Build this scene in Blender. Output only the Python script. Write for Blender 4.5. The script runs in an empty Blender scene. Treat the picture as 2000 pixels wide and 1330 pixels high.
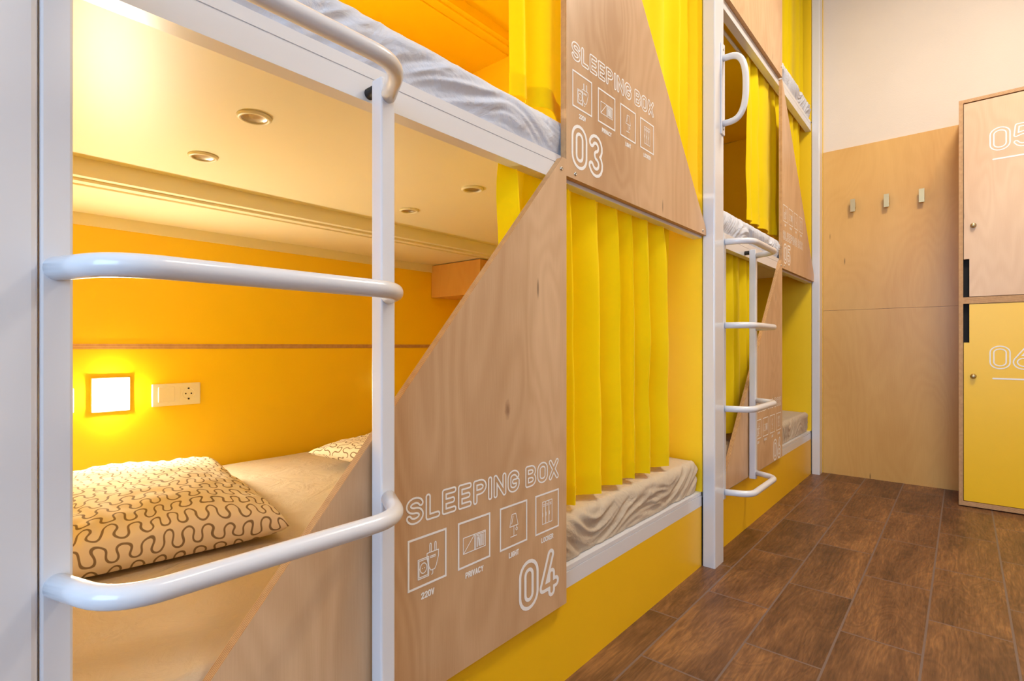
import bpy, bmesh, math, random
import numpy as np
from mathutils import Vector, Matrix, noise

# ------------------------------------------------------------------ camera, world, light
scene = bpy.context.scene
COL = scene.collection
FPX, THETA = 1029.0, math.atan(882 / 1029.0)
cam_data = bpy.data.cameras.new('camera')
cam_data.sensor_width = 36.0
cam_data.lens = 36.0 * FPX / 2000.0
cam_data.shift_y = 10.0 / 2000.0
cam_data.clip_start = 0.02
cam = bpy.data.objects.new('camera', cam_data)
COL.objects.link(cam)
cam.location = (0, 0, 0.9)
cam.rotation_euler = (math.pi / 2, 0, THETA)
scene.camera = cam

vs = scene.view_settings
vs.view_transform = 'Standard'
vs.look = 'None'
vs.gamma = 1.0
vs.use_curve_mapping = False
vs.exposure = 0.35
scene.cycles.use_denoising = True
scene.cycles.max_bounces = 10
scene.cycles.diffuse_bounces = 7
scene.cycles.transmission_bounces = 6
scene.cycles.sample_clamp_indirect = 6.0
scene.cycles.caustics_reflective = False
scene.cycles.caustics_refractive = False

world = bpy.data.worlds.new('sky')
scene.world = world
world.use_nodes = True
world.node_tree.nodes['Background'].inputs['Color'].default_value = (0.62, 0.78, 1.0, 1)
world.node_tree.nodes['Background'].inputs['Strength'].default_value = 1.0


def area(name, loc, rot, sx, sy, power, color, parent=None):
    ld = bpy.data.lights.new(name, 'AREA')
    ld.shape = 'RECTANGLE'
    ld.size, ld.size_y = sx, sy
    ld.energy = power
    ld.color = color
    o = bpy.data.objects.new(name, ld)
    o.location = loc
    o.rotation_euler = rot
    COL.objects.link(o)
    if parent: o.parent = parent
    return o

WARM = (1.0, 0.88, 0.72)
COOL = (0.42, 0.67, 1.0)
R90 = math.pi / 2
# daylight entering through the window in the wall behind the camera (faces +Y)
area('window_daylight', (0.15, -2.92, 1.75), (R90, 0, 0), 2.4, 2.0, 92, COOL)
# ceiling panel lamps over the corridor
CEIL_LAMPS = [(0.55, 0.9, 11), (0.35, 2.6, 44)]
for lx, ly, lp in CEIL_LAMPS:
    area('ceiling_lamp_light', (lx, ly, 3.50), (0, 0, 0), 0.55, 0.55, lp, WARM)

# ------------------------------------------------------------------ helpers
def tag(o, label=None, cat=None, group=None, kind=None):
    if label: o['label'] = label
    if cat: o['category'] = cat
    if group: o['group'] = group
    if kind: o['kind'] = kind
    return o


def thing(name, loc, label, cat, group=None):
    o = bpy.data.objects.new(name, None)
    o.empty_display_size = 0.1
    o.location = loc
    COL.objects.link(o)
    return tag(o, label, cat, group)


def link(name, me, mats, parent=None, smooth=False):
    for m in (mats if isinstance(mats, (list, tuple)) else [mats]):
        me.materials.append(m)
    if smooth:
        me.polygons.foreach_set('use_smooth', [True] * len(me.polygons))
    o = bpy.data.objects.new(name, me)
    COL.objects.link(o)
    if parent:
        o.parent = parent
        o.matrix_parent_inverse = Matrix.Translation(-Vector(parent_world(parent)))
    return o


def parent_world(p):
    v = Vector(p.location)
    if p.parent:
        # children carry world-space meshes: their own origin is the world origin
        return Vector((0, 0, 0))
    return v


def from_bm(name, bm, mats, parent=None, smooth=False):
    me = bpy.data.meshes.new(name)
    bm.normal_update()
    bm.to_mesh(me)
    bm.free()
    return link(name, me, mats, parent, smooth)


def add_box(bm, x0, x1, y0, y1, z0, z1, mat=0):
    v = [bm.verts.new((x, y, z)) for x in (x0, x1) for y in (y0, y1) for z in (z0, z1)]
    fs = []
    for q in ((0, 1, 3, 2), (4, 6, 7, 5), (0, 4, 5, 1), (2, 3, 7, 6), (0, 2, 6, 4), (1, 5, 7, 3)):
        f = bm.faces.new([v[i] for i in q]); f.material_index = mat; fs.append(f)
    return v, fs


def bevel_all(bm, w, seg=2):
    if w > 0:
        bmesh.ops.bevel(bm, geom=list(bm.edges), offset=w, segments=seg, affect='EDGES', profile=0.5)


def box(name, x0, x1, y0, y1, z0, z1, mats, parent=None, bev=0.0, seg=2):
    bm = bmesh.new()
    add_box(bm, x0, x1, y0, y1, z0, z1)
    bevel_all(bm, bev, seg)
    return from_bm(name, bm, mats, parent)


def add_prism(bm, pts, x0, x1, axis='x', edge_mat=1):
    """polygon pts (a, b) extruded along an axis; faces get material 0, edges material edge_mat"""
    def co(a, b, t):
        return {'x': (t, a, b), 'y': (a, t, b), 'z': (a, b, t)}[axis]
    A = [bm.verts.new(co(a, b, x0)) for a, b in pts]
    B = [bm.verts.new(co(a, b, x1)) for a, b in pts]
    f1 = bm.faces.new(A); f2 = bm.faces.new(B[::-1])
    n = len(pts)
    for i in range(n):
        f = bm.faces.new((A[i], B[i], B[(i + 1) % n], A[(i + 1) % n]))
        f.material_index = edge_mat
    bmesh.ops.recalc_face_normals(bm, faces=list(bm.faces))
    return f1, f2


def fillet(pts, r, n=6):
    """round the inner corners of a polyline"""
    pts = [Vector(p) for p in pts]
    out = [pts[0]]
    for i in range(1, len(pts) - 1):
        p, a, b = pts[i], pts[i - 1], pts[i + 1]
        da, db = (a - p), (b - p)
        rr = min(r, da.length * 0.49, db.length * 0.49)
        s, e = p + da.normalized() * rr, p + db.normalized() * rr
        for k in range(n + 1):
            t = k / n
            out.append(s * (1 - t) ** 2 + p * 2 * t * (1 - t) + e * t * t)
    out.append(pts[-1])
    return out


def add_tube(bm, pts, r, seg=20, cap=True, radii=None):
    pts = [Vector(p) for p in pts]
    rings = []
    up = None
    for i, p in enumerate(pts):
        t = (pts[min(i + 1, len(pts) - 1)] - pts[max(i - 1, 0)]).normalized()
        if up is None:
            up = t.orthogonal().normalized()
        up = (up - t * up.dot(t)).normalized()
        s = t.cross(up)
        rr = radii[i] if radii else r
        rings.append([bm.verts.new(p + (up * math.cos(2 * math.pi * k / seg) + s * math.sin(2 * math.pi * k / seg)) * rr) for k in range(seg)])
    for a, b in zip(rings, rings[1:]):
        for k in range(seg):
            bm.faces.new((a[k], a[(k + 1) % seg], b[(k + 1) % seg], b[k]))
    if cap:
        bm.faces.new(rings[0][::-1]); bm.faces.new(rings[-1])


def tube(name, pts, r, mats, parent=None, seg=20, radii=None):
    bm = bmesh.new()
    add_tube(bm, pts, r, seg, radii=radii)
    bmesh.ops.recalc_face_normals(bm, faces=list(bm.faces))
    o = from_bm(name, bm, mats, parent, smooth=True)
    return o


def lathe(bm, prof, origin, axis, seg=28):
    """prof: (radius, height) pairs along axis"""
    axis = Vector(axis).normalized()
    u = axis.orthogonal().normalized(); w = axis.cross(u)
    rings = []
    for r, h in prof:
        c = Vector(origin) + axis * h
        if r < 1e-6:
            rings.append([bm.verts.new(c)])
        else:
            rings.append([bm.verts.new(c + (u * math.cos(2 * math.pi * k / seg) + w * math.sin(2 * math.pi * k / seg)) * r) for k in range(seg)])
    for a, b in zip(rings, rings[1:]):
        for k in range(seg):
            k2 = (k + 1) % seg
            if len(a) == 1: bm.faces.new((a[0], b[k2], b[k]))
            elif len(b) == 1: bm.faces.new((a[k], a[k2], b[0]))
            else: bm.faces.new((a[k], a[k2], b[k2], b[k]))
    bmesh.ops.recalc_face_normals(bm, faces=list(bm.faces))

# ------------------------------------------------------------------ materials
def nmat(name):
    m = bpy.data.materials.new(name)
    m.use_nodes = True
    nt = m.node_tree
    b = nt.nodes['Principled BSDF']
    return m, nt, b


def N(nt, typ, **kw):
    n = nt.nodes.new(typ)
    for k, v in kw.items():
        if k in ('operation', 'blend_type', 'data_type', 'noise_dimensions', 'interpolation_type', 'feature', 'offset', 'offset_frequency', 'squash'):
            setattr(n, k, v)
        else:
            n.inputs[k].default_value = v
    return n


def srgb(r, g, b):
    f = lambda c: (c / 255 / 12.92) if c / 255 <= 0.04045 else ((c / 255 + 0.055) / 1.055) ** 2.4
    return (f(r), f(g), f(b), 1)


def paint(name, col, rough=0.4, bump=0.0, mottle=0.03, scale=6, coat=0.0, spec=0.5):
    m, nt, b = nmat(name)
    tc = N(nt, 'ShaderNodeTexCoord')
    no = N(nt, 'ShaderNodeTexNoise', Scale=scale, Detail=4)
    nt.links.new(tc.outputs['Object'], no.inputs['Vector'])
    mx = N(nt, 'ShaderNodeMix', data_type='RGBA')
    mx.inputs['A'].default_value = tuple(c * (1 - mottle) for c in col[:3]) + (1,)
    mx.inputs['B'].default_value = tuple(min(1, c * (1 + mottle)) for c in col[:3]) + (1,)
    nt.links.new(no.outputs['Fac'], mx.inputs['Factor'])
    nt.links.new(mx.outputs['Result'], b.inputs['Base Color'])
    b.inputs['Roughness'].default_value = rough
    b.inputs['Coat Weight'].default_value = coat
    b.inputs['Coat Roughness'].default_value = 0.08
    b.inputs['Specular IOR Level'].default_value = spec
    if bump:
        n2 = N(nt, 'ShaderNodeTexNoise', Scale=140, Detail=3)
        nt.links.new(tc.outputs['Object'], n2.inputs['Vector'])
        bp = N(nt, 'ShaderNodeBump', Strength=bump, Distance=0.002)
        nt.links.new(n2.outputs['Fac'], bp.inputs['Height'])
        nt.links.new(bp.outputs['Normal'], b.inputs['Normal'])
    return m


def birch(name, light, dark, seed=0.0, rough=0.42, knots=(), contour=0.055):
    """rotary-cut birch veneer: flowing contour lines along Z, short pores, a few knots"""
    m, nt, b = nmat(name)
    L = nt.links.new
    tc = N(nt, 'ShaderNodeTexCoord')
    mp = N(nt, 'ShaderNodeMapping')
    mp.inputs['Location'].default_value = (seed, seed * 1.7, seed * 0.6)
    mp.inputs['Scale'].default_value = (2.2, 2.2, 0.7)
    L(tc.outputs['Object'], mp.inputs['Vector'])
    n1 = N(nt, 'ShaderNodeTexNoise', Scale=1.5, Detail=2, Roughness=0.45, Distortion=0.35)
    L(mp.outputs['Vector'], n1.inputs['Vector'])
    mul = N(nt, 'ShaderNodeMath', operation='MULTIPLY'); mul.inputs[1].default_value = 110
    L(n1.outputs['Fac'], mul.inputs[0])
    sn = N(nt, 'ShaderNodeMath', operation='SINE'); L(mul.outputs[0], sn.inputs[0])
    # fine fibre streaks
    mp2 = N(nt, 'ShaderNodeMapping'); mp2.inputs['Scale'].default_value = (420, 420, 14)
    L(tc.outputs['Object'], mp2.inputs['Vector'])
    n2 = N(nt, 'ShaderNodeTexNoise', Scale=1.0, Detail=3)
    L(mp2.outputs['Vector'], n2.inputs['Vector'])
    # large tone clouds
    n3 = N(nt, 'ShaderNodeTexNoise', Scale=1.1, Detail=3, Distortion=0.6)
    L(mp.outputs['Vector'], n3.inputs['Vector'])
    a = N(nt, 'ShaderNodeMath', operation='MULTIPLY_ADD'); a.inputs[1].default_value = contour; a.inputs[2].default_value = 0.0
    L(sn.outputs[0], a.inputs[0])
    c = N(nt, 'ShaderNodeMath', operation='MULTIPLY_ADD'); c.inputs[1].default_value = 0.2
    L(n2.outputs['Fac'], c.inputs[0]); L(a.outputs[0], c.inputs[2])
    d = N(nt, 'ShaderNodeMath', operation='MULTIPLY_ADD'); d.inputs[1].default_value = 1.0
    L(n3.outputs['Fac'], d.inputs[0]); L(c.outputs[0], d.inputs[2])
    mr = N(nt, 'ShaderNodeMapRange'); mr.inputs['From Min'].default_value = 0.3; mr.inputs['From Max'].default_value = 0.95
    L(d.outputs[0], mr.inputs['Value'])
    mx = N(nt, 'ShaderNodeMix', data_type='RGBA')
    mx.inputs['A'].default_value = dark; mx.inputs['B'].default_value = light
    L(mr.outputs['Result'], mx.inputs['Factor'])
    # short dark pores / flecks
    mp3 = N(nt, 'ShaderNodeMapping'); mp3.inputs['Scale'].default_value = (34, 34, 5.5)
    mp3.inputs['Location'].default_value = (seed * 3, seed, 0)
    L(tc.outputs['Object'], mp3.inputs['Vector'])
    vo = N(nt, 'ShaderNodeTexVoronoi', Scale=1.0)
    L(mp3.outputs['Vector'], vo.inputs['Vector'])
    sep = N(nt, 'ShaderNodeSeparateColor'); L(vo.outputs['Color'], sep.inputs[0])
    gt = N(nt, 'ShaderNodeMath', operation='GREATER_THAN'); gt.inputs[1].default_value = 0.985
    L(sep.outputs[0], gt.inputs[0])
    near = N(nt, 'ShaderNodeMapRange'); near.inputs['From Min'].default_value = 0.06; near.inputs['From Max'].default_value = 0.16
    near.inputs['To Min'].default_value = 0.75; near.inputs['To Max'].default_value = 0.0
    L(vo.outputs['Distance'], near.inputs['Value'])
    fk = N(nt, 'ShaderNodeMath', operation='MULTIPLY'); L(gt.outputs[0], fk.inputs[0]); L(near.outputs['Result'], fk.inputs[1])
    mx2 = N(nt, 'ShaderNodeMix', data_type='RGBA')
    mx2.inputs['B'].default_value = tuple(x * 0.25 for x in dark[:3]) + (1,)
    L(mx.outputs['Result'], mx2.inputs['A']); L(fk.outputs[0], mx2.inputs['Factor'])
    last = mx2.outputs['Result']
    for (ky, kz, kr, kf) in knots:
        mpk = N(nt, 'ShaderNodeMapping'); mpk.inputs['Location'].default_value = (0, -ky / kr, -kz / (kr * 2.2)); mpk.inputs['Scale'].default_value = (0, 1 / kr, 1 / (kr * 2.2))
        L(tc.outputs['Object'], mpk.inputs['Vector'])
        ad = N(nt, 'ShaderNodeVectorMath', operation='MULTIPLY_ADD'); ad.inputs[1].default_value = (0, .9, .9)
        nk = N(nt, 'ShaderNodeTexNoise', Scale=70.0, Detail=2); L(tc.outputs['Object'], nk.inputs['Vector'])
        L(nk.outputs['Color'], ad.inputs[0]); L(mpk.outputs['Vector'], ad.inputs[2])
        sb = N(nt, 'ShaderNodeVectorMath', operation='SUBTRACT'); sb.inputs[1].default_value = (0, .45, .45); L(ad.outputs[0], sb.inputs[0])
        ln = N(nt, 'ShaderNodeVectorMath', operation='LENGTH'); L(sb.outputs[0], ln.inputs[0])
        mk = N(nt, 'ShaderNodeMapRange'); mk.inputs['From Min'].default_value = 0.3; mk.inputs['From Max'].default_value = 1.2
        mk.inputs['To Min'].default_value = kf; mk.inputs['To Max'].default_value = 0.0
        L(ln.outputs['Value'], mk.inputs['Value'])
        mxk = N(nt, 'ShaderNodeMix', data_type='RGBA'); mxk.inputs['B'].default_value = srgb(104, 62, 36)
        L(last, mxk.inputs['A']); L(mk.outputs['Result'], mxk.inputs['Factor']); last = mxk.outputs['Result']
    L(last, b.inputs['Base Color'])
    b.inputs['Roughness'].default_value = rough
    b.inputs['Specular IOR Level'].default_value = 0.4
    return m


def ply_edge(name, axis):
    """layered plywood edge, stripes across the sheet thickness (object axis)"""
    m, nt, b = nmat(name)
    L = nt.links.new
    tc = N(nt, 'ShaderNodeTexCoord')
    sp = N(nt, 'ShaderNodeSeparateXYZ'); L(tc.outputs['Object'], sp.inputs[0])
    mu = N(nt, 'ShaderNodeMath', operation='MULTIPLY'); mu.inputs[1].default_value = 2 * math.pi / 0.0036
    L(sp.outputs['XYZ'.index(axis)], mu.inputs[0])
    si = N(nt, 'ShaderNodeMath', operation='SINE'); L(mu.outputs[0], si.inputs[0])
    no = N(nt, 'ShaderNodeTexNoise', Scale=60, Detail=3); L(tc.outputs['Object'], no.inputs['Vector'])
    ad = N(nt, 'ShaderNodeMath', operation='MULTIPLY_ADD'); ad.inputs[1].default_value = 1.6; L(no.outputs['Fac'], ad.inputs[0]); L(si.outputs[0], ad.inputs[2])
    mr = N(nt, 'ShaderNodeMapRange'); mr.inputs['From Min'].default_value = -0.2; mr.inputs['From Max'].default_value = 1.6
    L(ad.outputs[0], mr.inputs['Value'])
    mx = N(nt, 'ShaderNodeMix', data_type='RGBA')
    mx.inputs['A'].default_value = srgb(150, 105, 65); mx.inputs['B'].default_value = srgb(214, 172, 122)
    L(mr.outputs['Result'], mx.inputs['Factor']); L(mx.outputs['Result'], b.inputs['Base Color'])
    b.inputs['Roughness'].default_value = 0.6
    return m


def fabric(name, col, trans=0.35, rough=0.9, weave=900, bump=0.15, wr=0.0):
    m, nt, b = nmat(name)
    L = nt.links.new
    b.inputs['Base Color'].default_value = col
    b.inputs['Roughness'].default_value = rough
    b.inputs['Specular IOR Level'].default_value = 0.15
    b.inputs['Sheen Weight'].default_value = 0.1
    tc = N(nt, 'ShaderNodeTexCoord')
    no = N(nt, 'ShaderNodeTexNoise', Scale=weave, Detail=1); L(tc.outputs['Object'], no.inputs['Vector'])
    bp = N(nt, 'ShaderNodeBump', Strength=bump, Distance=0.0006); L(no.outputs['Fac'], bp.inputs['Height'])
    last = bp
    if wr:
        n2 = N(nt, 'ShaderNodeTexNoise', Scale=9, Detail=6, Roughness=0.55, Distortion=1.6); L(tc.outputs['Object'], n2.inputs['Vector'])
        b2 = N(nt, 'ShaderNodeBump', Strength=wr, Distance=0.03); L(n2.outputs['Fac'], b2.inputs['Height']); L(bp.outputs['Normal'], b2.inputs['Normal'])
        last = b2
    L(last.outputs['Normal'], b.inputs['Normal'])
    if trans:
        tr = N(nt, 'ShaderNodeBsdfTranslucent'); tr.inputs['Color'].default_value = col
        mix = N(nt, 'ShaderNodeMixShader'); mix.inputs[0].default_value = trans
        out = nt.nodes['Material Output']
        L(b.outputs[0], mix.inputs[1]); L(tr.outputs[0], mix.inputs[2]); L(mix.outputs[0], out.inputs['Surface'])
    return m


def floor_mat():
    m, nt, b = nmat('wood_look_tile')
    L = nt.links.new
    tc = N(nt, 'ShaderNodeTexCoord')
    sp = N(nt, 'ShaderNodeSeparateXYZ'); L(tc.outputs['Object'], sp.inputs[0])
    W, H = 0.531, 0.2075
    # brick u runs along Y (corridor), v along X
    au = N(nt, 'ShaderNodeMath', operation='ADD'); au.inputs[1].default_value = -1.673 + W * 20; L(sp.outputs[1], au.inputs[0])
    av = N(nt, 'ShaderNodeMath', operation='ADD'); av.inputs[1].default_value = 0.7125 + H * 20; L(sp.outputs[0], av.inputs[0])
    cb = N(nt, 'ShaderNodeCombineXYZ'); L(au.outputs[0], cb.inputs[0]); L(av.outputs[0], cb.inputs[1])
    br = N(nt, 'ShaderNodeTexBrick', Scale=1.0)
    br.offset = 0.5; br.offset_frequency = 2
    br.inputs['Color1'].default_value = (0, 0, 0, 1); br.inputs['Color2'].default_value = (1, 1, 1, 1)
    br.inputs['Mortar'].default_value = (0.5, 0.5, 0.5, 1)
    br.inputs['Mortar Size'].default_value = 0.0032
    br.inputs['Mortar Smooth'].default_value = 0.1
    br.inputs['Bias'].default_value = 0.0
    br.inputs['Brick Width'].default_value = W; br.inputs['Row Height'].default_value = H
    L(cb.outputs[0], br.inputs['Vector'])
    # per-tile offset for grain
    rnd = N(nt, 'ShaderNodeSeparateColor'); L(br.outputs['Color'], rnd.inputs[0])
    off = N(nt, 'ShaderNodeMath', operation='MULTIPLY'); off.inputs[1].default_value = 37.0; L(rnd.outputs[0], off.inputs[0])
    oc = N(nt, 'ShaderNodeCombineXYZ'); L(off.outputs[0], oc.inputs[2]); L(off.outputs[0], oc.inputs[0])
    va = N(nt, 'ShaderNodeVectorMath', operation='ADD'); L(tc.outputs['Object'], va.inputs[0]); L(oc.outputs[0], va.inputs[1])
    mp = N(nt, 'ShaderNodeMapping'); mp.inputs['Scale'].default_value = (6.0, 1.5, 1.0); L(va.outputs[0], mp.inputs['Vector'])
    n1 = N(nt, 'ShaderNodeTexNoise', Scale=1.5, Detail=3, Roughness=0.5, Distortion=1.1); L(mp.outputs['Vector'], n1.inputs['Vector'])
    mu = N(nt, 'ShaderNodeMath', operation='MULTIPLY'); mu.inputs[1].default_value = 70; L(n1.outputs['Fac'], mu.inputs[0])
    si = N(nt, 'ShaderNodeMath', operation='SINE'); L(mu.outputs[0], si.inputs[0])
    mp2 = N(nt, 'ShaderNodeMapping'); mp2.inputs['Scale'].default_value = (120, 9, 1); L(va.outputs[0], mp2.inputs['Vector'])
    n2 = N(nt, 'ShaderNodeTexNoise', Scale=1.0, Detail=7, Roughness=0.75, Distortion=0.25); L(mp2.outputs['Vector'], n2.inputs['Vector'])
    n3 = N(nt, 'ShaderNodeTexNoise', Scale=1.0, Detail=4, Roughness=0.6, Distortion=0.8); L(mp.outputs['Vector'], n3.inputs['Vector'])
    s1 = N(nt, 'ShaderNodeMath', operation='MULTIPLY_ADD'); s1.inputs[1].default_value = 0.035; L(si.outputs[0], s1.inputs[0])
    s2 = N(nt, 'ShaderNodeMath', operation='MULTIPLY_ADD'); s2.inputs[1].default_value = 0.65; L(n2.outputs['Fac'], s2.inputs[0]); L(s1.outputs[0], s2.inputs[2])
    s1.inputs[2].default_value = 0.0
    s3 = N(nt, 'ShaderNodeMath', operation='MULTIPLY_ADD'); s3.inputs[1].default_value = 0.75; L(n3.outputs['Fac'], s3.inputs[0]); L(s2.outputs[0], s3.inputs[2])
    s4 = N(nt, 'ShaderNodeMath', operation='MULTIPLY_ADD'); s4.inputs[1].default_value = 0.06; L(rnd.outputs[0], s4.inputs[0]); L(s3.outputs[0], s4.inputs[2])
    cr = N(nt, 'ShaderNodeValToRGB'); L(s4.outputs[0], cr.inputs[0])
    e = cr.color_ramp.elements
    e[0].position = 0.44; e[0].color = srgb(54, 34, 20)
    e[1].position = 0.98; e[1].color = srgb(158, 112, 68)
    x = e.new(0.64); x.color = srgb(92, 60, 37)
    x = e.new(0.78); x.color = srgb(116, 79, 50)
    mx = N(nt, 'ShaderNodeMix', data_type='RGBA'); mx.inputs['B'].default_value = srgb(112, 94, 88)
    L(br.outputs['Fac'], mx.inputs['Factor']); L(cr.outputs[0], mx.inputs['A'])
    L(mx.outputs['Result'], b.inputs['Base Color'])
    b.inputs['Roughness'].default_value = 0.42
    bp = N(nt, 'ShaderNodeBump', Strength=0.25, Distance=0.002)
    hh = N(nt, 'ShaderNodeMath', operation='MULTIPLY_ADD'); hh.inputs[1].default_value = -2.0; L(br.outputs['Fac'], hh.inputs[0]); L(n2.outputs['Fac'], hh.inputs[2])
    L(hh.outputs[0], bp.inputs['Height']); L(bp.outputs['Normal'], b.inputs['Normal'])
    return m


def pillow_mat():
    m, nt, b = nmat('squiggle_pillowcase')
    L = nt.links.new
    tc = N(nt, 'ShaderNodeTexCoord')
    nw = N(nt, 'ShaderNodeTexNoise', Scale=7.0, Detail=2); L(tc.outputs['UV'], nw.inputs['Vector'])
    wv = N(nt, 'ShaderNodeVectorMath', operation='MULTIPLY_ADD'); wv.inputs[1].default_value = (0.05, 0.05, 0)
    L(nw.outputs['Color'], wv.inputs[0]); L(tc.outputs['UV'], wv.inputs[2])
    sp = N(nt, 'ShaderNodeSeparateXYZ'); L(wv.outputs[0], sp.inputs[0])
    R_, F_ = 16.0, 20.0      # rows and wiggles over the case
    def M(op, a, bb=None, c=None):
        n = N(nt, 'ShaderNodeMath', operation=op)
        for i, v in enumerate((a, bb, c)):
            if v is None: continue
            if isinstance(v, (int, float)): n.inputs[i].default_value = v
            else: L(v, n.inputs[i])
        return n.outputs[0]
    v = M('MULTIPLY', sp.outputs[1], R_)
    row = M('FLOOR', v)
    fr = M('SUBTRACT', M('FRACT', v), 0.5)
    ph = M('MULTIPLY', M('MULTIPLY_ADD', row, 0.37, sp.outputs[0]), F_ * 2 * math.pi)
    # bulb: pull the phase with height so that each wiggle overhangs its neck
    # implicit meander sin(phase) = g(height); g dips so that every wiggle has a bulb and a neck
    A_, B_ = 0.37, 0.6
    q = M('DIVIDE', fr, A_)
    q2 = M('MULTIPLY', q, q)
    g_ = M('MULTIPLY', q, M('SUBTRACT', M('MULTIPLY', q2, 1 + B_), B_))
    F0 = M('SUBTRACT', M('SINE', ph), g_)
    gd = M('DIVIDE', M('SUBTRACT', M('MULTIPLY', q2, 3 * (1 + B_)), B_), A_)
    fd = M('MULTIPLY', M('COSINE', ph), F_ * 2 * math.pi / R_)
    den = M('SQRT', M('ADD', M('ADD', M('MULTIPLY', gd, gd), M('MULTIPLY', fd, fd)), 0.6))
    dist = M('DIVIDE', M('ABSOLUTE', F0), den)
    mr = N(nt, 'ShaderNodeMapRange'); mr.inputs['From Min'].default_value = 0.035; mr.inputs['From Max'].default_value = 0.055
    mr.inputs['To Min'].default_value = 1.0; mr.inputs['To Max'].default_value = 0.0
    L(dist, mr.inputs['Value'])
    mx = N(nt, 'ShaderNodeMix', data_type='RGBA')
    mx.inputs['A'].default_value = srgb(226, 212, 190); mx.inputs['B'].default_value = srgb(134, 114, 92)
    L(mr.outputs['Result'], mx.inputs['Factor']); L(mx.outputs['Result'], b.inputs['Base Color'])
    b.inputs['Roughness'].default_value = 0.9
    b.inputs['Specular IOR Level'].default_value = 0.1
    return m


def emit(name, col, s):
    m, nt, b = nmat(name)
    b.inputs['Base Color'].default_value = (0.9, 0.9, 0.9, 1)
    b.inputs['Emission Color'].default_value = col + (1,)
    b.inputs['Emission Strength'].default_value = s
    return m


def metal(name, col, rough):
    m = paint(name, col, rough, mottle=0.04, scale=40)
    m.node_tree.nodes['Principled BSDF'].inputs['Metallic'].default_value = 1.0
    return m

M_white = paint('white_gloss_steel', srgb(220, 221, 226), 0.28, mottle=0.015, coat=0.5)
M_whitebd = paint('white_satin_board', srgb(232, 225, 198), 0.42, mottle=0.02)
M_yellow = paint('yellow_painted_board', srgb(245, 206, 16), 0.42, mottle=0.03)
M_kick = paint('yellow_kick_board', srgb(240, 190, 14), 0.4, mottle=0.03)
M_door_yellow = paint('yellow_locker_lacquer', srgb(246, 198, 14), 0.35, mottle=0.02)
M_plaster = paint('warm_white_plaster', srgb(226, 214, 200), 0.85, bump=0.3, mottle=0.05, scale=3)
M_ceil = paint('ceiling_paint', srgb(232, 228, 222), 0.9)
M_birch = birch('birch_plywood', srgb(224, 190, 152), srgb(184, 144, 104), 0.0, 0.42, ((.912, .753, .009, .6), (1.338, 1.686, .0055, .95), (2.96, .40, .009, .6)))
M_birch_b = birch('birch_plywood_door', srgb(236, 208, 176), srgb(212, 176, 142), 4.3)
M_birch_wall = birch('varnished_birch_wall', srgb(228, 184, 110), srgb(202, 150, 78), 9.1, 0.35, contour=0.03)
M_edge_x = ply_edge('plywood_edge', 'X')
M_edge_y = ply_edge('plywood_edge_locker', 'Y')
M_edge_z = ply_edge('plywood_edge_ledge', 'Z')
M_edge_cab = ply_edge('plywood_edge_upright', 'X')
M_text = paint('white_vinyl', srgb(240, 240, 240), 0.5, mottle=0.0)
M_floor = floor_mat()
M_curt = fabric('yellow_curtain_cloth', srgb(250, 224, 4), 0.28)
M_sheet_w = fabric('white_sheet', srgb(206, 210, 222), 0.0, wr=0.35)
M_sheet_b = fabric('beige_sheet', srgb(194, 178, 156), 0.0, wr=0.35)
M_pil = pillow_mat()
M_dark = paint('recess_shade_black', srgb(14, 12, 11), 0.8)  # near-black colour stands in for the shade inside recesses
M_rubber = paint('black_rubber', srgb(26, 22, 20), 0.6)
M_steel = metal('brushed_steel', srgb(190, 186, 176), 0.3)
M_brass = metal('satin_nickel_hook', srgb(190, 170, 130), 0.38)
M_plate = paint('ivory_plastic', srgb(236, 230, 212), 0.35, mottle=0.0)
M_lamp = emit('lit_lamp_glass', (1.0, 0.92, 0.70), 330.0)
M_lamp_up = emit('lit_lamp_glass_upper', (1.0, 0.97, 0.86), 520.0)
M_lamp_dim = emit('lit_lamp_glass_far', (1.0, 0.90, 0.70), 20.0)
M_ceil_emit = emit('ceiling_lamp_glass', (1.0, 0.86, 0.66), 3.0)

# ------------------------------------------------------------------ outlined lettering
def arc(cx, cy, rx, ry, a0, a1, n=10):
    return [(cx + rx * math.cos(math.radians(a0 + (a1 - a0) * i / n)), cy + ry * math.sin(math.radians(a0 + (a1 - a0) * i / n))) for i in range(n + 1)]

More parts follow.
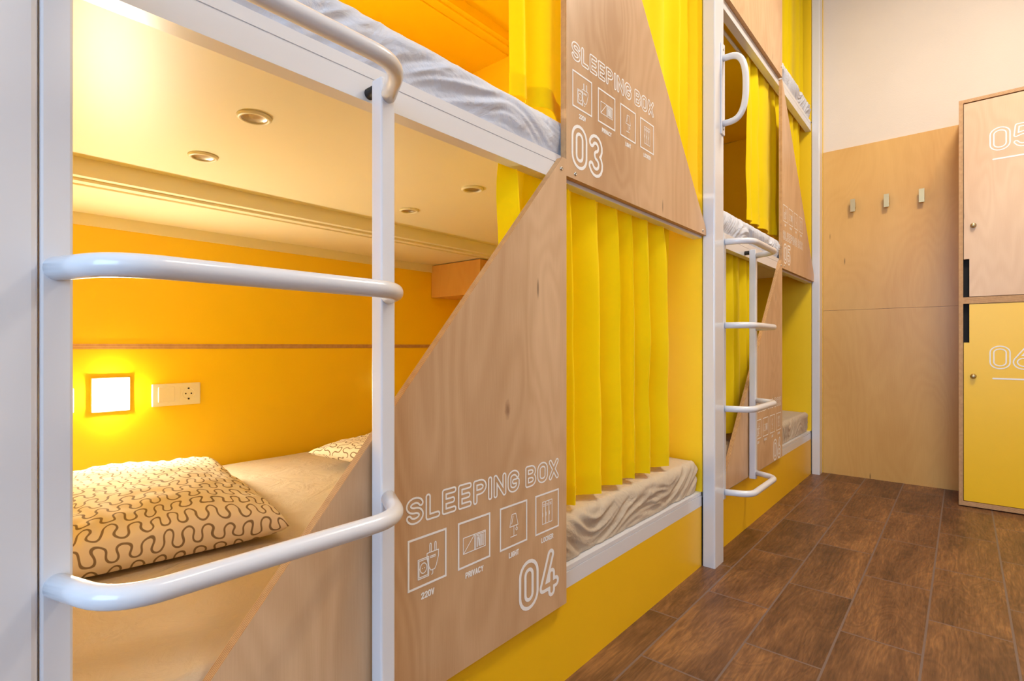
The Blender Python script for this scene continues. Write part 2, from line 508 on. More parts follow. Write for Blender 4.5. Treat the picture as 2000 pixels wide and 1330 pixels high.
W6 = 0.56
h6 = W6 / 2
G = {
 'O': (W6, [arc(h6, 1 - h6, h6, h6, 0, 180) + arc(h6, h6, h6, h6, 180, 360) + [(W6, 1 - h6)]]),
 'S': (W6, [arc(h6, .76, h6, .24, 15, 180) + arc(h6, .76, h6, .25, 180, 262) + arc(h6, .25, h6, .26, 82, 0) + arc(h6, .25, h6, .25, 0, -165)]),
 'L': (.46, [[(0, 1), (0, 0), (.46, 0)]]),
 'E': (.5, [[(.5, 1), (0, 1), (0, 0), (.5, 0)], [(0, .5), (.43, .5)]]),
 'P': (.54, [[(0, 0), (0, 1), (.28, 1)] + arc(.28, .74, .26, .26, 90, -90) + [(0, .48)]]),
 'I': (0, [[(0, 0), (0, 1)]]),
 'N': (.56, [[(0, 0), (0, 1), (.56, 0), (.56, 1)]]),
 'G': (W6, [arc(h6, 1 - h6, h6, h6, 20, 180) + arc(h6, h6, h6, h6, 180, 360) + [(W6, .47), (.3, .47)]]),
 'B': (.54, [[(0, .5), (0, 1), (.28, 1)] + arc(.28, .76, .24, .24, 90, -90) + [(0, .52), (0, 0), (.28, 0)] + arc(.28, .26, .26, .26, -90, 90)]),
 'X': (.54, [[(0, 0), (.54, 1)], [(0, 1), (.54, 0)]]),
 'V': (.54, [[(0, 1), (.27, 0), (.54, 1)]]),
 'R': (.54, [[(0, 0), (0, 1), (.28, 1)] + arc(.28, .75, .25, .25, 90, -90) + [(0, .5)], [(.3, .5), (.54, 0)]]),
 'A': (.56, [[(0, 0), (.28, 1), (.56, 0)], [(.09, .28), (.47, .28)]]),
 'C': (W6, [arc(h6, 1 - h6, h6, h6, 20, 180) + arc(h6, h6, h6, h6, 180, 340)]),
 'Y': (.54, [[(0, 1), (.27, .48), (.54, 1)], [(.27, .48), (.27, 0)]]),
 'H': (.52, [[(0, 0), (0, 1)], [(.52, 0), (.52, 1)], [(0, .5), (.52, .5)]]),
 'T': (.5, [[(0, 1), (.5, 1)], [(.25, 1), (.25, 0)]]),
 'K': (.52, [[(0, 0), (0, 1)], [(.5, 1), (.04, .42)], [(.2, .58), (.54, 0)]]),
 '2': (.54, [arc(.27, .73, .27, .27, 170, -35) + [(0, 0), (.54, 0)]]),
 '0': (.5, [arc(.25, .75, .25, .25, 0, 180) + arc(.25, .25, .25, .25, 180, 360) + [(.5, .75)]]),
 '3': (.5, [arc(.25, .76, .24, .24, 155, -80) + arc(.25, .25, .26, .26, 80, -155)]),
 '4': (.56, [[(.34, 1), (0, .2), (.56, .2)], [(.38, .46), (.38, 0)]]),
 '5': (.5, [[(.5, 1), (.06, 1), (.02, .52), (.16, .58)] + arc(.25, .3, .25, .3, 90, -155)]),
 '6': (.5, [[(.36, 1), (.04, .42)], arc(.25, .27, .25, .27, 0, 360, 24)]),
}


def sdf_faces(bm, strokes, r0, r1, cell, place, mat=0):
    """fill the band r0 < distance < r1 around strokes (2-D, metres) by marching squares"""
    segs = []
    for s in strokes:
        for a, b in zip(s, s[1:]): segs.append((a, b))
    P = np.array([p for s in strokes for p in s])
    lo, hi = P.min(0) - r1 - cell * 1.5, P.max(0) + r1 + cell * 1.5
    xs = np.arange(lo[0], hi[0] + cell, cell); ys = np.arange(lo[1], hi[1] + cell, cell)
    X, Y = np.meshgrid(xs, ys, indexing='ij')
    D = np.full(X.shape, 1e9)
    for (ax, ay), (bx, by) in segs:
        dx, dy = bx - ax, by - ay
        l2 = dx * dx + dy * dy
        t = np.zeros_like(X) if l2 < 1e-14 else np.clip(((X - ax) * dx + (Y - ay) * dy) / l2, 0, 1)
        D = np.minimum(D, np.hypot(X - ax - t * dx, Y - ay - t * dy))
    cache = {}
    def vert(x, y):
        k = (round(x * 1e6), round(y * 1e6))
        v = cache.get(k)
        if v is None: v = cache[k] = bm.verts.new(place(x, y))
        return v
    def clip(poly, f):
        out = []
        n = len(poly)
        for i in range(n):
            a, b = poly[i], poly[(i + 1) % n]
            fa, fb = f(a), f(b)
            if fa >= 0: out.append(a)
            if (fa >= 0) != (fb >= 0):
                t = fa / (fa - fb)
                out.append(tuple(a[k] + (b[k] - a[k]) * t for k in range(3)))
        return out
    act = np.minimum.reduce([D[:-1, :-1], D[1:, :-1], D[:-1, 1:], D[1:, 1:]]) < r1
    if r0 > 0:
        act &= np.maximum.reduce([D[:-1, :-1], D[1:, :-1], D[:-1, 1:], D[1:, 1:]]) > r0
    for i, j in zip(*np.nonzero(act)):
        poly = [(xs[i], ys[j], D[i, j]), (xs[i + 1], ys[j], D[i + 1, j]), (xs[i + 1], ys[j + 1], D[i + 1, j + 1]), (xs[i], ys[j + 1], D[i, j + 1])]
        poly = clip(poly, lambda p: r1 - p[2])
        if len(poly) > 2 and r0 > 0: poly = clip(poly, lambda p: p[2] - r0)
        if len(poly) < 3: continue
        vs_ = []
        for p in poly:
            v = vert(p[0], p[1])
            if v not in vs_: vs_.append(v)
        if len(vs_) > 2:
            try: bm.faces.new(vs_).material_index = mat
            except ValueError: pass


def text_strokes(txt, x0, y0, height, width=None, gap=0.2, r=0.0, wfac=1.0):
    """skeleton strokes for txt; outer bounds (incl. stroke radius r) fill height and width"""
    H = height - 2 * r
    adv, items = 0.0, []
    for ch in txt:
        if ch == ' ': adv += 0.32; continue
        w, st = G[ch]
        items.append((adv, st)); adv += w + gap
    total = adv - gap
    sx = H * wfac if width is None else (width - 2 * r) / total
    out = []
    for a, st in items:
        out.append([[(x0 + r + (a + px) * sx, y0 + r + py * H) for px, py in s] for s in st])
    return out, total * sx + 2 * r


def outline_text(bm, txt, x0, y0, height, place, r1, r0, cell, width=None, gap=0.2, wfac=1.0):
    letters, w = text_strokes(txt, x0, y0, height, width, gap, r1, wfac)
    for st in letters:
        sdf_faces(bm, st, r0, r1, cell, place)
    return w


def icon_strokes(kind):
    """line drawings inside a 1x1 frame"""
    if kind == 'power':
        out = [[(.28, .2), (.5, .2), (.5, .52), (.28, .52), (.28, .2)], [(.255, .17), (.525, .17), (.525, .55), (.255, .55), (.255, .17)],
               arc(.39, .36, .085, .1, 0, 360, 16), [(.36, .36), (.365, .36)], [(.415, .36), (.42, .36)],
               [(.48, .62), (.78, .62), (.78, .5), (.72, .32), (.68, .26), (.58, .26), (.54, .32), (.48, .5), (.48, .62)],
               [(.55, .62), (.55, .77)], [(.59, .62), (.59, .77)], arc(.57, .77, .02, .03, 0, 180, 4),
               [(.68, .62), (.68, .77)], [(.72, .62), (.72, .77)], arc(.70, .77, .02, .03, 0, 180, 4),
               [(.56, .54), (.70, .54)], [(.56, .51), (.70, .51)], [(.63, .26), (.63, .19), (.6, .17)]]
    elif kind == 'privacy':
        out = [[(.16, .3), (.84, .3), (.84, .64), (.16, .64), (.16, .3)], [(.16, .3), (.5, .64)], [(.5, .64), (.5, .3)], [(.53, .3), (.53, .61), (.84, .61)],
               [(.57, .34), (.57, .58), (.62, .58), (.64, .36), (.66, .58), (.69, .58), (.69, .34)], [(.72, .58), (.72, .34)], [(.75, .58), (.75, .34), (.79, .34), (.79, .58)],
               [(.6, .34), (.6, .54)], [(.66, .34), (.66, .5)]]
    elif kind == 'light':
        out = [[(.35, .48), (.65, .48), (.57, .76), (.43, .76), (.35, .48)], [(.5, .48), (.5, .26)], [(.38, .24), (.6, .24)], [(.6, .48), (.6, .42)], arc(.6, .39, .03, .035, 0, 360, 10), [(.42, .54), (.47, .72)]]
    else:
        out = []
        for k in range(3):
            a = .29 + k * .14
            out += [[(a, .22), (a + .13, .22), (a + .13, .78), (a, .78), (a, .22)], [(a + .035, .71), (a + .095, .71)], [(a + .035, .67), (a + .095, .67)], [(a + .02, .5), (a + .02, .42)]]
    return out


def make_icon(kind, y, z, s, fx, parent, caption):
    bm = bmesh.new()
    place = lambda a, b: (fx, a, b)
    t = s * 0.044
    for (a0, a1, b0, b1) in ((0, s, 0, t), (0, s, s - t, s), (0, t, t, s - t), (s - t, s, t, s - t)):
        bm.faces.new([bm.verts.new(place(y + a, z + b)) for a, b in ((a0, b0), (a1, b0), (a1, b1), (a0, b1))])
    st = [[(y + px * s, z + py * s) for px, py in p] for p in icon_strokes(kind)]
    sdf_faces(bm, st, 0, s * 0.010, s * 0.0068, place)
    cap_h = s * 0.135
    L_, w = text_strokes(caption, 0, 0, cap_h, None, 0.30, s * 0.0145, 0.98)
    x0 = y + s / 2 - w / 2
    for g in L_:
        sdf_faces(bm, [[(x0 + px, z - cap_h - s * 0.11 + py) for px, py in p] for p in g], 0, s * 0.0145, s * 0.0095, place)
    return from_bm(kind + '_icon', bm, M_text, parent)


def signage(parent, fx, y, num, num_y, title_z, icon_z, num_z, right=1.0):
    """title, four pictograms with captions and the outlined box number"""
    place = lambda a, b: (fx, a, b)
    bm = bmesh.new()
    outline_text(bm, 'SLEEPING BOX', y - 0.004, title_z, 0.0525, place, 0.0067, 0.0030, 0.0011, width=0.491, gap=0.335)
    from_bm('title_lettering', bm, M_text, parent)
    for k, (kind, cap) in enumerate((('power', '220V'), ('privacy', 'PRIVACY'), ('light', 'LIGHT'), ('locker', 'LOCKER'))):
        make_icon(kind, y + k * 0.1298, icon_z, 0.0985, fx, parent, cap)
    bm = bmesh.new()
    outline_text(bm, num, num_y, num_z, 0.121, place, 0.0142, 0.0056, 0.0022, width=0.161, gap=0.34)
    from_bm('number_lettering', bm, M_text, parent)

# ------------------------------------------------------------------ room shell
def struct(name, x0, x1, y0, y1, z0, z1, m):
    return tag(box(name, x0, x1, y0, y1, z0, z1, m), kind='structure')

XL, XR, YB, YE, ZC = -2.25, 1.75, -3.0, 4.29, 3.6
struct('floor', XL - .1, XR + .1, YB - .1, YE + .1, -0.1, 0, M_floor)
struct('ceiling', XL - .1, XR + .1, YB - .1, YE + .1, ZC, ZC + .1, M_ceil)
struct('wall_left', XL - .1, XL, YB - .1, YE + .1, 0, ZC, M_plaster)
struct('wall_right', XR, XR + .1, YB - .1, YE + .1, 0, ZC, M_plaster)
struct('wall_end', XL, XR, YE, YE + .1, 0, ZC, M_plaster)
# wall behind the camera, with a window opening
bm = bmesh.new()
wx0, wx1, wz0, wz1 = -1.1, 1.4, 0.75, 2.8
add_box(bm, XL, wx0, YB - .1, YB, 0, ZC); add_box(bm, wx1, XR, YB - .1, YB, 0, ZC)
add_box(bm, wx0, wx1, YB - .1, YB, 0, wz0); add_box(bm, wx0, wx1, YB - .1, YB, wz1, ZC)
tag(from_bm('wall_back', bm, M_plaster), kind='structure')
bm = bmesh.new()
t = .06
add_box(bm, wx0, wx0 + t, YB - .08, YB - .02, wz0, wz1); add_box(bm, wx1 - t, wx1, YB - .08, YB - .02, wz0, wz1)
add_box(bm, wx0 + t, wx1 - t, YB - .08, YB - .02, wz0, wz0 + t); add_box(bm, wx0 + t, wx1 - t, YB - .08, YB - .02, wz1 - t, wz1)
cxm = (wx0 + wx1) / 2
add_box(bm, cxm - t / 2, cxm + t / 2, YB - .08, YB - .02, wz0 + t, wz1 - t)
tag(from_bm('window_1', bm, M_white), kind='structure')
# varnished plywood lining of the end wall: two sheets with a tight joint
struct('trim_1', -0.758, -0.0215, 4.278, 4.29, 0.0, 1.1462, M_birch_wall)
struct('trim_2', -0.758, -0.0215, 4.278, 4.29, 1.1478, 2.268, M_birch_wall)
# thin yellow edge strip between the last post and the wall lining
struct('trim_3', -0.772, -0.759, 4.2745, 4.29, 0.0, ZC, M_yellow)

for i, (lx, ly, lp) in enumerate(CEIL_LAMPS):
    t_ = thing('ceiling_lamp', (lx, ly, 3.53), 'square ceiling lamp over the corridor floor, ' + ('near the camera' if i == 0 else 'near the lockers'), 'lamp')
    bm = bmesh.new()
    for a in ((lx - .32, lx - .28, ly - .32, ly + .32), (lx + .28, lx + .32, ly - .32, ly + .32), (lx - .28, lx + .28, ly - .32, ly - .28), (lx - .28, lx + .28, ly + .28, ly + .32)):
        add_box(bm, *a, 3.53, 3.6)
    from_bm('frame', bm, M_white, t_)
    box('diffuser', lx - .28, lx + .28, ly - .28, ly + .28, 3.55, 3.6, M_ceil_emit, t_)

# ------------------------------------------------------------------ bunk posts
PX0, PX1 = -0.811, -0.76
def post(y0, y1, label):
    bm = bmesh.new()
    add_box(bm, PX0, PX1, y0, y1, 0.0, ZC)
    bmesh.ops.bevel(bm, geom=[e for e in bm.edges if abs(e.verts[0].co.z - e.verts[1].co.z) > 1], offset=0.006, segments=3, affect='EDGES', profile=0.5)
    o = from_bm('bunk_post', bm, M_white)
    return tag(o, label, 'post', 'white steel bunk posts')
post(-0.012, 0.0995, 'white square steel post filling the left edge of the picture')
post(2.142, 2.246, 'white square steel post with the D-shaped grab handle, between box 04 and box 06')
post(4.178, 4.273, 'white square steel post at the end wall beside the plywood lining')

# ------------------------------------------------------------------ sleeping boxes
XB = -2.24            # yellow back panel
XP = -0.795           # outer face of plywood fronts
XRAIL = -0.8135       # outer face of rails and kick boards
TH = 0.018

def sleeping_box(name_label, y0, y1, zb, front=None, kick=False, orient='low', ceil_mat=None, bounce_yellow_ceiling=False, ztop=None, near_end=True):
    """zb: underside of the bed rail; the box interior reaches to zb+1.10"""
    t = thing('sleeping_box', ((XRAIL + XB) / 2, (y0 + y1) / 2, 0 if kick else zb), name_label, 'bunk bed')
    zc = 1.398 if kick else zb + 1.172      # ceiling board underside
    if ztop: zc = ztop
    if kick:
        box('kick_board', XRAIL - TH, XRAIL, y0 + .001, y1 - .001, 0.0, 0.2445, M_kick, t)
        r0, r1 = 0.245, 0.302
    else:
        r0, r1 = zb, zb + 0.067
    # rail with groove and lip
    bm = bmesh.new()
    if kick:
        add_box(bm, XRAIL - .04, XRAIL, y0, y1, r0, r1 - .014)
        add_box(bm, XRAIL - .04, XRAIL - .0015, y0, y1, r1 - .0125, r1)
    else:
        add_box(bm, XRAIL - .034, XRAIL, y0, y1, r0, r0 + .043)
        add_box(bm, XRAIL - .034, XRAIL - .002, y0, y1, r0 + .043, r0 + .0455)
        add_box(bm, XRAIL - .034, XRAIL, y0, y1, r0 + .0455, r1)
    from_bm('bed_rail', bm, M_white, t)
    if kick:
        box('bed_base', XB, XRAIL - .041, y0, y1, r0, r1 - .005, M_whitebd, t)
    # back panel in two boards with exposed plywood edge strip at eye height
    zmid = zb + 0.652 if kick else zb + 0.66
    box('back_panel', XB - .008, XB, y0, y1, r1, zmid - .009, M_yellow, t)
    box('back_panel', XB - .008, XB, y0, y1, zmid + .009, zc, M_yellow, t)
    box('ledge_strip', XB - .008, XB + .0015, y0, y1, zmid - .009, zmid + .009, M_edge_z, t)
    # end boards
    box('end_board', XB, -0.8125, y1 - .001, y1 + .014, r1, zc, M_yellow, t)
    if near_end:
        box('end_board', XB, -0.8125, y0 - .014, y0 + .001, r1, zc, M_yellow, t)
    # ceiling board, beam and trim
    cm = M_yellow if bounce_yellow_ceiling else M_whitebd  # yellow puts light bounced off the yellow boards into the ceiling colour
    box('ceiling_board', -1.772, XRAIL - .0345, y0, y1, zc, zc + .006, cm, t)
    bm = bmesh.new()
    add_box(bm, -1.80, -1.772, y0, y1, zc - .048, zc + .006)
    add_box(bm, -1.83, -1.80, y0, y1, zc - .056, zc - .03)
    add_box(bm, -1.86, -1.83, y0, y1, zc - .048, zc - .03)
    add_box(bm, XB, -1.86, y0, y1, zc - .054, zc - .03)
    add_box(bm, XB, XB + .008, y0, y1, zc - .094, zc - .054)
    from_bm('ceiling_beam', bm, cm, t)
    return t, zc, r1


def front_panel(t, pts, name='front_panel'):
    bm = bmesh.new()
    add_prism(bm, pts, XP - TH, XP, 'x')
    return from_bm(name, bm, [M_birch, M_edge_x], t)


def screw(t, y, z, x=XP):
    bm = bmesh.new()
    lathe(bm, [(0.0, .0012), (.002, .0012), (.0024, .0028), (.0046, .0022), (.0052, .0), ], (x, y, z), (1, 0, 0), 14)
    return from_bm('screw', bm, M_steel, t, smooth=True)

# column A (between first and second post), column B (between second and third)
A0, A1 = 0.10, 2.141
B0, B1 = 2.262, 4.176
PANL = 1.148     # shared vertical edge of the plywood fronts in column A
PBNL = 3.325
boxA1, zcA1, _ = sleeping_box('lower near sleeping box 04, lamp lit inside, yellow kick board at the floor', A0, A1, 0.245, kick=True)
p = front_panel(boxA1, [(PANL, 0.222), (PANL, 1.392), (PANL - .018, 1.392), (.10, .226), (.10, .222)])
signage(p, XP + .0005, 0.625, '04', 0.952, 0.5585, 0.4335, 0.264)
screw(p, 1.125, 1.361)
boxA2, zcA2, _ = sleeping_box('upper near sleeping box 03 above the lit box, all yellow inside', A0, A1, 1.338, bounce_yellow_ceiling=True)
p = front_panel(boxA2, [(PANL, 1.348), (2.150, 1.348), (2.150, 1.362), (PANL, 2.52)])
signage(p, XP + .0005, 1.175, '03', 1.171, 1.667, 1.5425, 1.379)
screw(p, 1.190, 1.363); screw(p, 2.105, 1.362)
boxB1, zcB1, _ = sleeping_box('lower far sleeping box 06 behind the second ladder, beige mattress and yellow kick board', B0, B1, 0.245, kick=True, ztop=1.398)
p = front_panel(boxB1, [(PBNL, 0.262), (PBNL, 1.392), (PBNL - .018, 1.392), (2.31, .262)])
signage(p, XP + .0005, 2.808, '06', 3.133, 0.5585, 0.4235, 0.262)
screw(p, 3.30, 1.361)
boxB2, zcB2, _ = sleeping_box('middle far sleeping box 05, dark inside, white sheet, between second and third post', B0, B1, 1.338, bounce_yellow_ceiling=True, ztop=2.463)
p = front_panel(boxB2, [(PBNL, 1.348), (4.20, 1.348), (4.20, 1.364), (PBNL, 2.44)])
signage(p, XP + .0005, 3.345, '05', 3.352, 1.518, 1.6245, 1.379)
screw(p, 3.37, 1.363)
boxB3, zcB3, _ = sleeping_box('topmost far sleeping box cut by the top of the picture, above box 05', B0, B1, 2.405, bounce_yellow_ceiling=True)
p = front_panel(boxB3, [(2.262, 2.448), (PBNL, 2.448), (PBNL, 3.55), (2.262, 3.55)])
screw(p, 3.30, 2.50)
# rail of the storey above box 03
box('upper_rail', XRAIL - .034, XRAIL, A0, A1, 2.47, 2.54, M_white, boxA2)

# curtain rods
def rod(t, y0, y1, z):
    tube('curtain_rod', [(-0.895, y0, z), (-0.895, y1, z)], 0.008, M_white, t, 14)
    for y in (y0 + .09, y1 - .09):
        tube('rod_bracket', [(-0.875, y, z), (-0.875, y, z + .03)], 0.005, M_white, t, 10)
rod(boxA1, A0, A1, zcA1 - .022)
rod(boxA2, A0, A1, zcA2 - .022)
rod(boxB1, B0, B1, zcB1 - .022)
rod(boxB2, B0, B1, zcB2 - .022)
rod(boxB3, B0, B1, zcB3 - .022)

# ------------------------------------------------------------------ recessed downlights
def downlight(x, y, z, label):
    t = thing('recessed_downlight', (x, y, z), label, 'ceiling light', 'recessed downlights in the ceiling of box 04')
    bm = bmesh.new()
    lathe(bm, [(.0255, -.001), (.0262, -.006), (.0305, -.0075), (.0345, -.005), (.0352, 0.0), (.0255, 0.0)], (x, y, z), (0, 0, 1), 36)
    from_bm('trim_ring', bm, M_whitebd, t, smooth=True)
    bm = bmesh.new()
    lathe(bm, [(.0252, -.0035), (.021, -.0012), (.008, -.0008), (0, -.0008)], (x, y, z), (0, 0, 1), 32)
    from_bm('reflector', bm, M_steel, t, smooth=True)
for x, y, l in ((-1.170, .505, 'ring-shaped unlit downlight closest to the bed rail and the first post'),
                (-1.515, .522, 'ring-shaped unlit downlight nearest the back beam, left of the ladder stile'),
                (-1.182, 1.186, 'ring-shaped unlit downlight near the top of the plywood front 04'),
                (-1.545, 1.222, 'smallest looking ring-shaped unlit downlight just right of the ladder stile')):
    downlight(x, y, zcA1, l)

# ------------------------------------------------------------------ wall lamp, sockets, shelf box in box 04
def wall_lamp(y0, y1, z0, z1, m, label):
    t = thing('wall_lamp', (XB, (y0 + y1) / 2, (z0 + z1) / 2), label, 'lamp')
    box('base_plate', XB + .0002, XB + .008, y0, y1, z0, z1, M_plate, t, .002)
    box('lit_diffuser', XB + .0075, XB + .014, y0 + .01, y1 - .01, z0 + .01, z1 - .01, m, t, .003)
wall_lamp(.425, .535, .672, .790, M_lamp, 'glowing square wall lamp on the yellow back panel above the near pillow')
wall_lamp(1.565, 1.635, .680, .765, M_lamp_dim, 'small square wall lamp on the back panel, mostly hidden behind the ladder stile')

wall_lamp(.435, .545, 1.763, 1.883, M_lamp_up, 'square wall lamp inside the upper near box 03, behind its mattress')

def socket_plate(y0, label, rocker=True):
    z0, z1, w = 0.677, 0.759, 0.160
    y1 = y0 + w
    t = thing('socket_plate', (XB, (y0 + y1) / 2, z0), label, 'socket')
    box('plate', XB + .0002, XB + .009, y0, y1, z0, z1, M_plate, t, .003)
    box('rocker_switch', XB + .0085, XB + .013, y0 + .019, y0 + .071, z0 + .016, z1 - .012, M_plate, t, .0015)
    yc, zc_ = y0 + .118, (z0 + z1) / 2 + .001
    bm = bmesh.new()
    add_box(bm, XB + .0085, XB + .0105, yc - .027, yc + .027, zc_ - .027, zc_ + .027)
    s = from_bm('socket_insert', bm, M_plate, t)
    bm = bmesh.new()
    lathe(bm, [(.0235, .0), (.0235, .0016), (.0205, .0016), (.019, .0002), (0, .0002)], (XB + .0105, yc, zc_), (1, 0, 0), 32)
    from_bm('socket_well', bm, M_plate, s, smooth=False)
    for k, (dy, dz) in enumerate(((-.0095, 0), (.0095, 0))):
        bm = bmesh.new()
        lathe(bm, [(0, .0005), (.0028, .0005), (.0028, 0)], (XB + .0108, yc + dy, zc_ + dz), (1, 0, 0), 12)
        from_bm('pin_hole', bm, M_dark, s)
    for sg in (-1, 1):
        box('earth_clip', XB + .0107, XB + .0125, yc - .003, yc + .003, zc_ + sg * .0195 - .003, zc_ + sg * .0195 + .003, M_rubber, s)
socket_plate(.600, 'ivory switch and round socket plate on the yellow back panel right of the lit lamp')
socket_plate(.220, 'ivory plate at the far left of the back panel, a sliver beside the post')

t = thing('shelf_box', (-2.0, 2.0, 1.16), 'small plywood shelf box under the ceiling in the far corner of box 04', 'shelf')
box('front_board', -2.238, -1.862, 1.925, 1.937, 1.165, zcA1 - .058, M_birch_wall, t)
box('bottom_board', -2.238, -1.862, 1.937, 2.124, 1.165, 1.177, M_birch_wall, t)
box('side_board', -1.874, -1.862, 1.937, 2.124, 1.177, zcA1 - .058, M_birch_wall, t)

# ------------------------------------------------------------------ mattresses and pillows
def ridged(p, s):
    return 1 - abs(noise.noise(p * s)) * 2.4

def mattress(y0, y1, zb, zt, m, label, xf=-0.822, xb=-2.225, r=0.032, skirt=0.006, top=0.004, seed=0.0, bulge=0.0, ny=400):
    t = None
    prof = []      # cross-section from lower front, up the front, over the top, to the back
    H = zt - zb
    for k in range(22): prof.append((xf, zb + (H - r) * k / 22))
    for k in range(7):
        a = R90 * k / 6
        prof.append((xf - r + r * math.cos(a), zt - r + r * math.sin(a)))
    nx = 60
    for k in range(1, nx): prof.append((xf - r + (xb + r - xf + r) * k / nx, zt))
    prof += [(xb + .01, zt - .01), (xb, zb)]
    bm = bmesh.new()
    rows = []
    for j in range(ny + 1):
        y = y0 + (y1 - y0) * j / ny
        # round the two ends
        d = min(y - y0, y1 - y)
        e = 0.0 if d > .05 else (1 - math.sqrt(max(0, 1 - (1 - d / .05) ** 2)))
        row = []
        for k, (x, z) in enumerate(prof):
            h = (z - zb) / H
            on_top = k >= 28
            q = Vector((x + seed, y, z * 1.0)); edge = max(0.0, 1 - (k - 28) / 8.0)
            if not on_top:
                # long slanting drags in the sheet
                bend = .28 + .22 * noise.noise(Vector((seed, y * 2.2, 0)))
                al, ac = y * math.cos(bend) + z * math.sin(bend), z * math.cos(bend) - y * math.sin(bend)
                w = Vector((seed, al * 4.5, ac * 30))
                w2 = Vector((seed + 5, al * 9, ac * 62))
                w3 = Vector((seed + 9, y * 2.5, z * 9))
                dx = skirt * (ridged(w, 1.0) * .9 + 0.42 * ridged(w2, 1.0) + .9 * noise.noise(w3)) * (0.4 + 0.6 * math.sin(math.pi * min(1, h * .9 + .08)))
                dx += bulge * math.sin(math.pi * h)
                x2 = x + dx - .012 * (1 - h) - e * .022
                z2 = z - e * .03 * h
            else:
                ff = min(1, (xf - x) / .25)
                q2 = Vector((x * 5, y * 1.7, seed))
                z2 = z + top * (ridged(q2, 1.3) * .8 + noise.noise(q * 3.0) * 1.2) * (1 - .7 * edge) - e * .03
                z2 += -.004 * (1 - ff)
                x2 = x
            row.append(bm.verts.new((x2, y, z2)))
        rows.append(row)
    for a, b in zip(rows, rows[1:]):
        for k in range(len(prof) - 1):
            bm.faces.new((a[k], a[k + 1], b[k + 1], b[k]))
    bm.faces.new(rows[0]); bm.faces.new(rows[-1][::-1])
    bot = [bm.faces.new((rows[j][0], rows[j + 1][0], rows[j + 1][-1], rows[j][-1])) for j in range(ny)]
    bmesh.ops.recalc_face_normals(bm, faces=list(bm.faces))
    o = from_bm('mattress', bm, m, smooth=True)
    return tag(o, label, 'mattress')

mattress(A0 + .004, A1 - .004, .304, .435, M_sheet_b, 'mattress in a beige fitted sheet under the two patterned pillows, box 04', seed=1.3, skirt=.009)
mattress(A0 + .004, A1 - .004, 1.406, 1.512, M_sheet_w, 'mattress in a bluish white sheet on the upper near bunk, box 03', seed=7.7, skirt=.0065, bulge=.006, top=.002)
mattress(B0 + .004, B1 - .004, .304, .437, M_sheet_b, 'beige sheeted mattress low down beside the end-wall post, box 06', seed=3.1, skirt=.006)
mattress(B0 + .004, B1 - .004, 1.406, 1.528, M_sheet_w, 'crumpled white sheeted mattress behind the second ladder, box 05', seed=12.4, skirt=.010, bulge=.012, top=.01, r=.05)
mattress(B0 + .004, B1 - .004, 2.473, 2.60, M_sheet_w, 'white sheeted mattress in the topmost far bunk', seed=21.0, skirt=.012, bulge=.012, top=.01, r=.05)


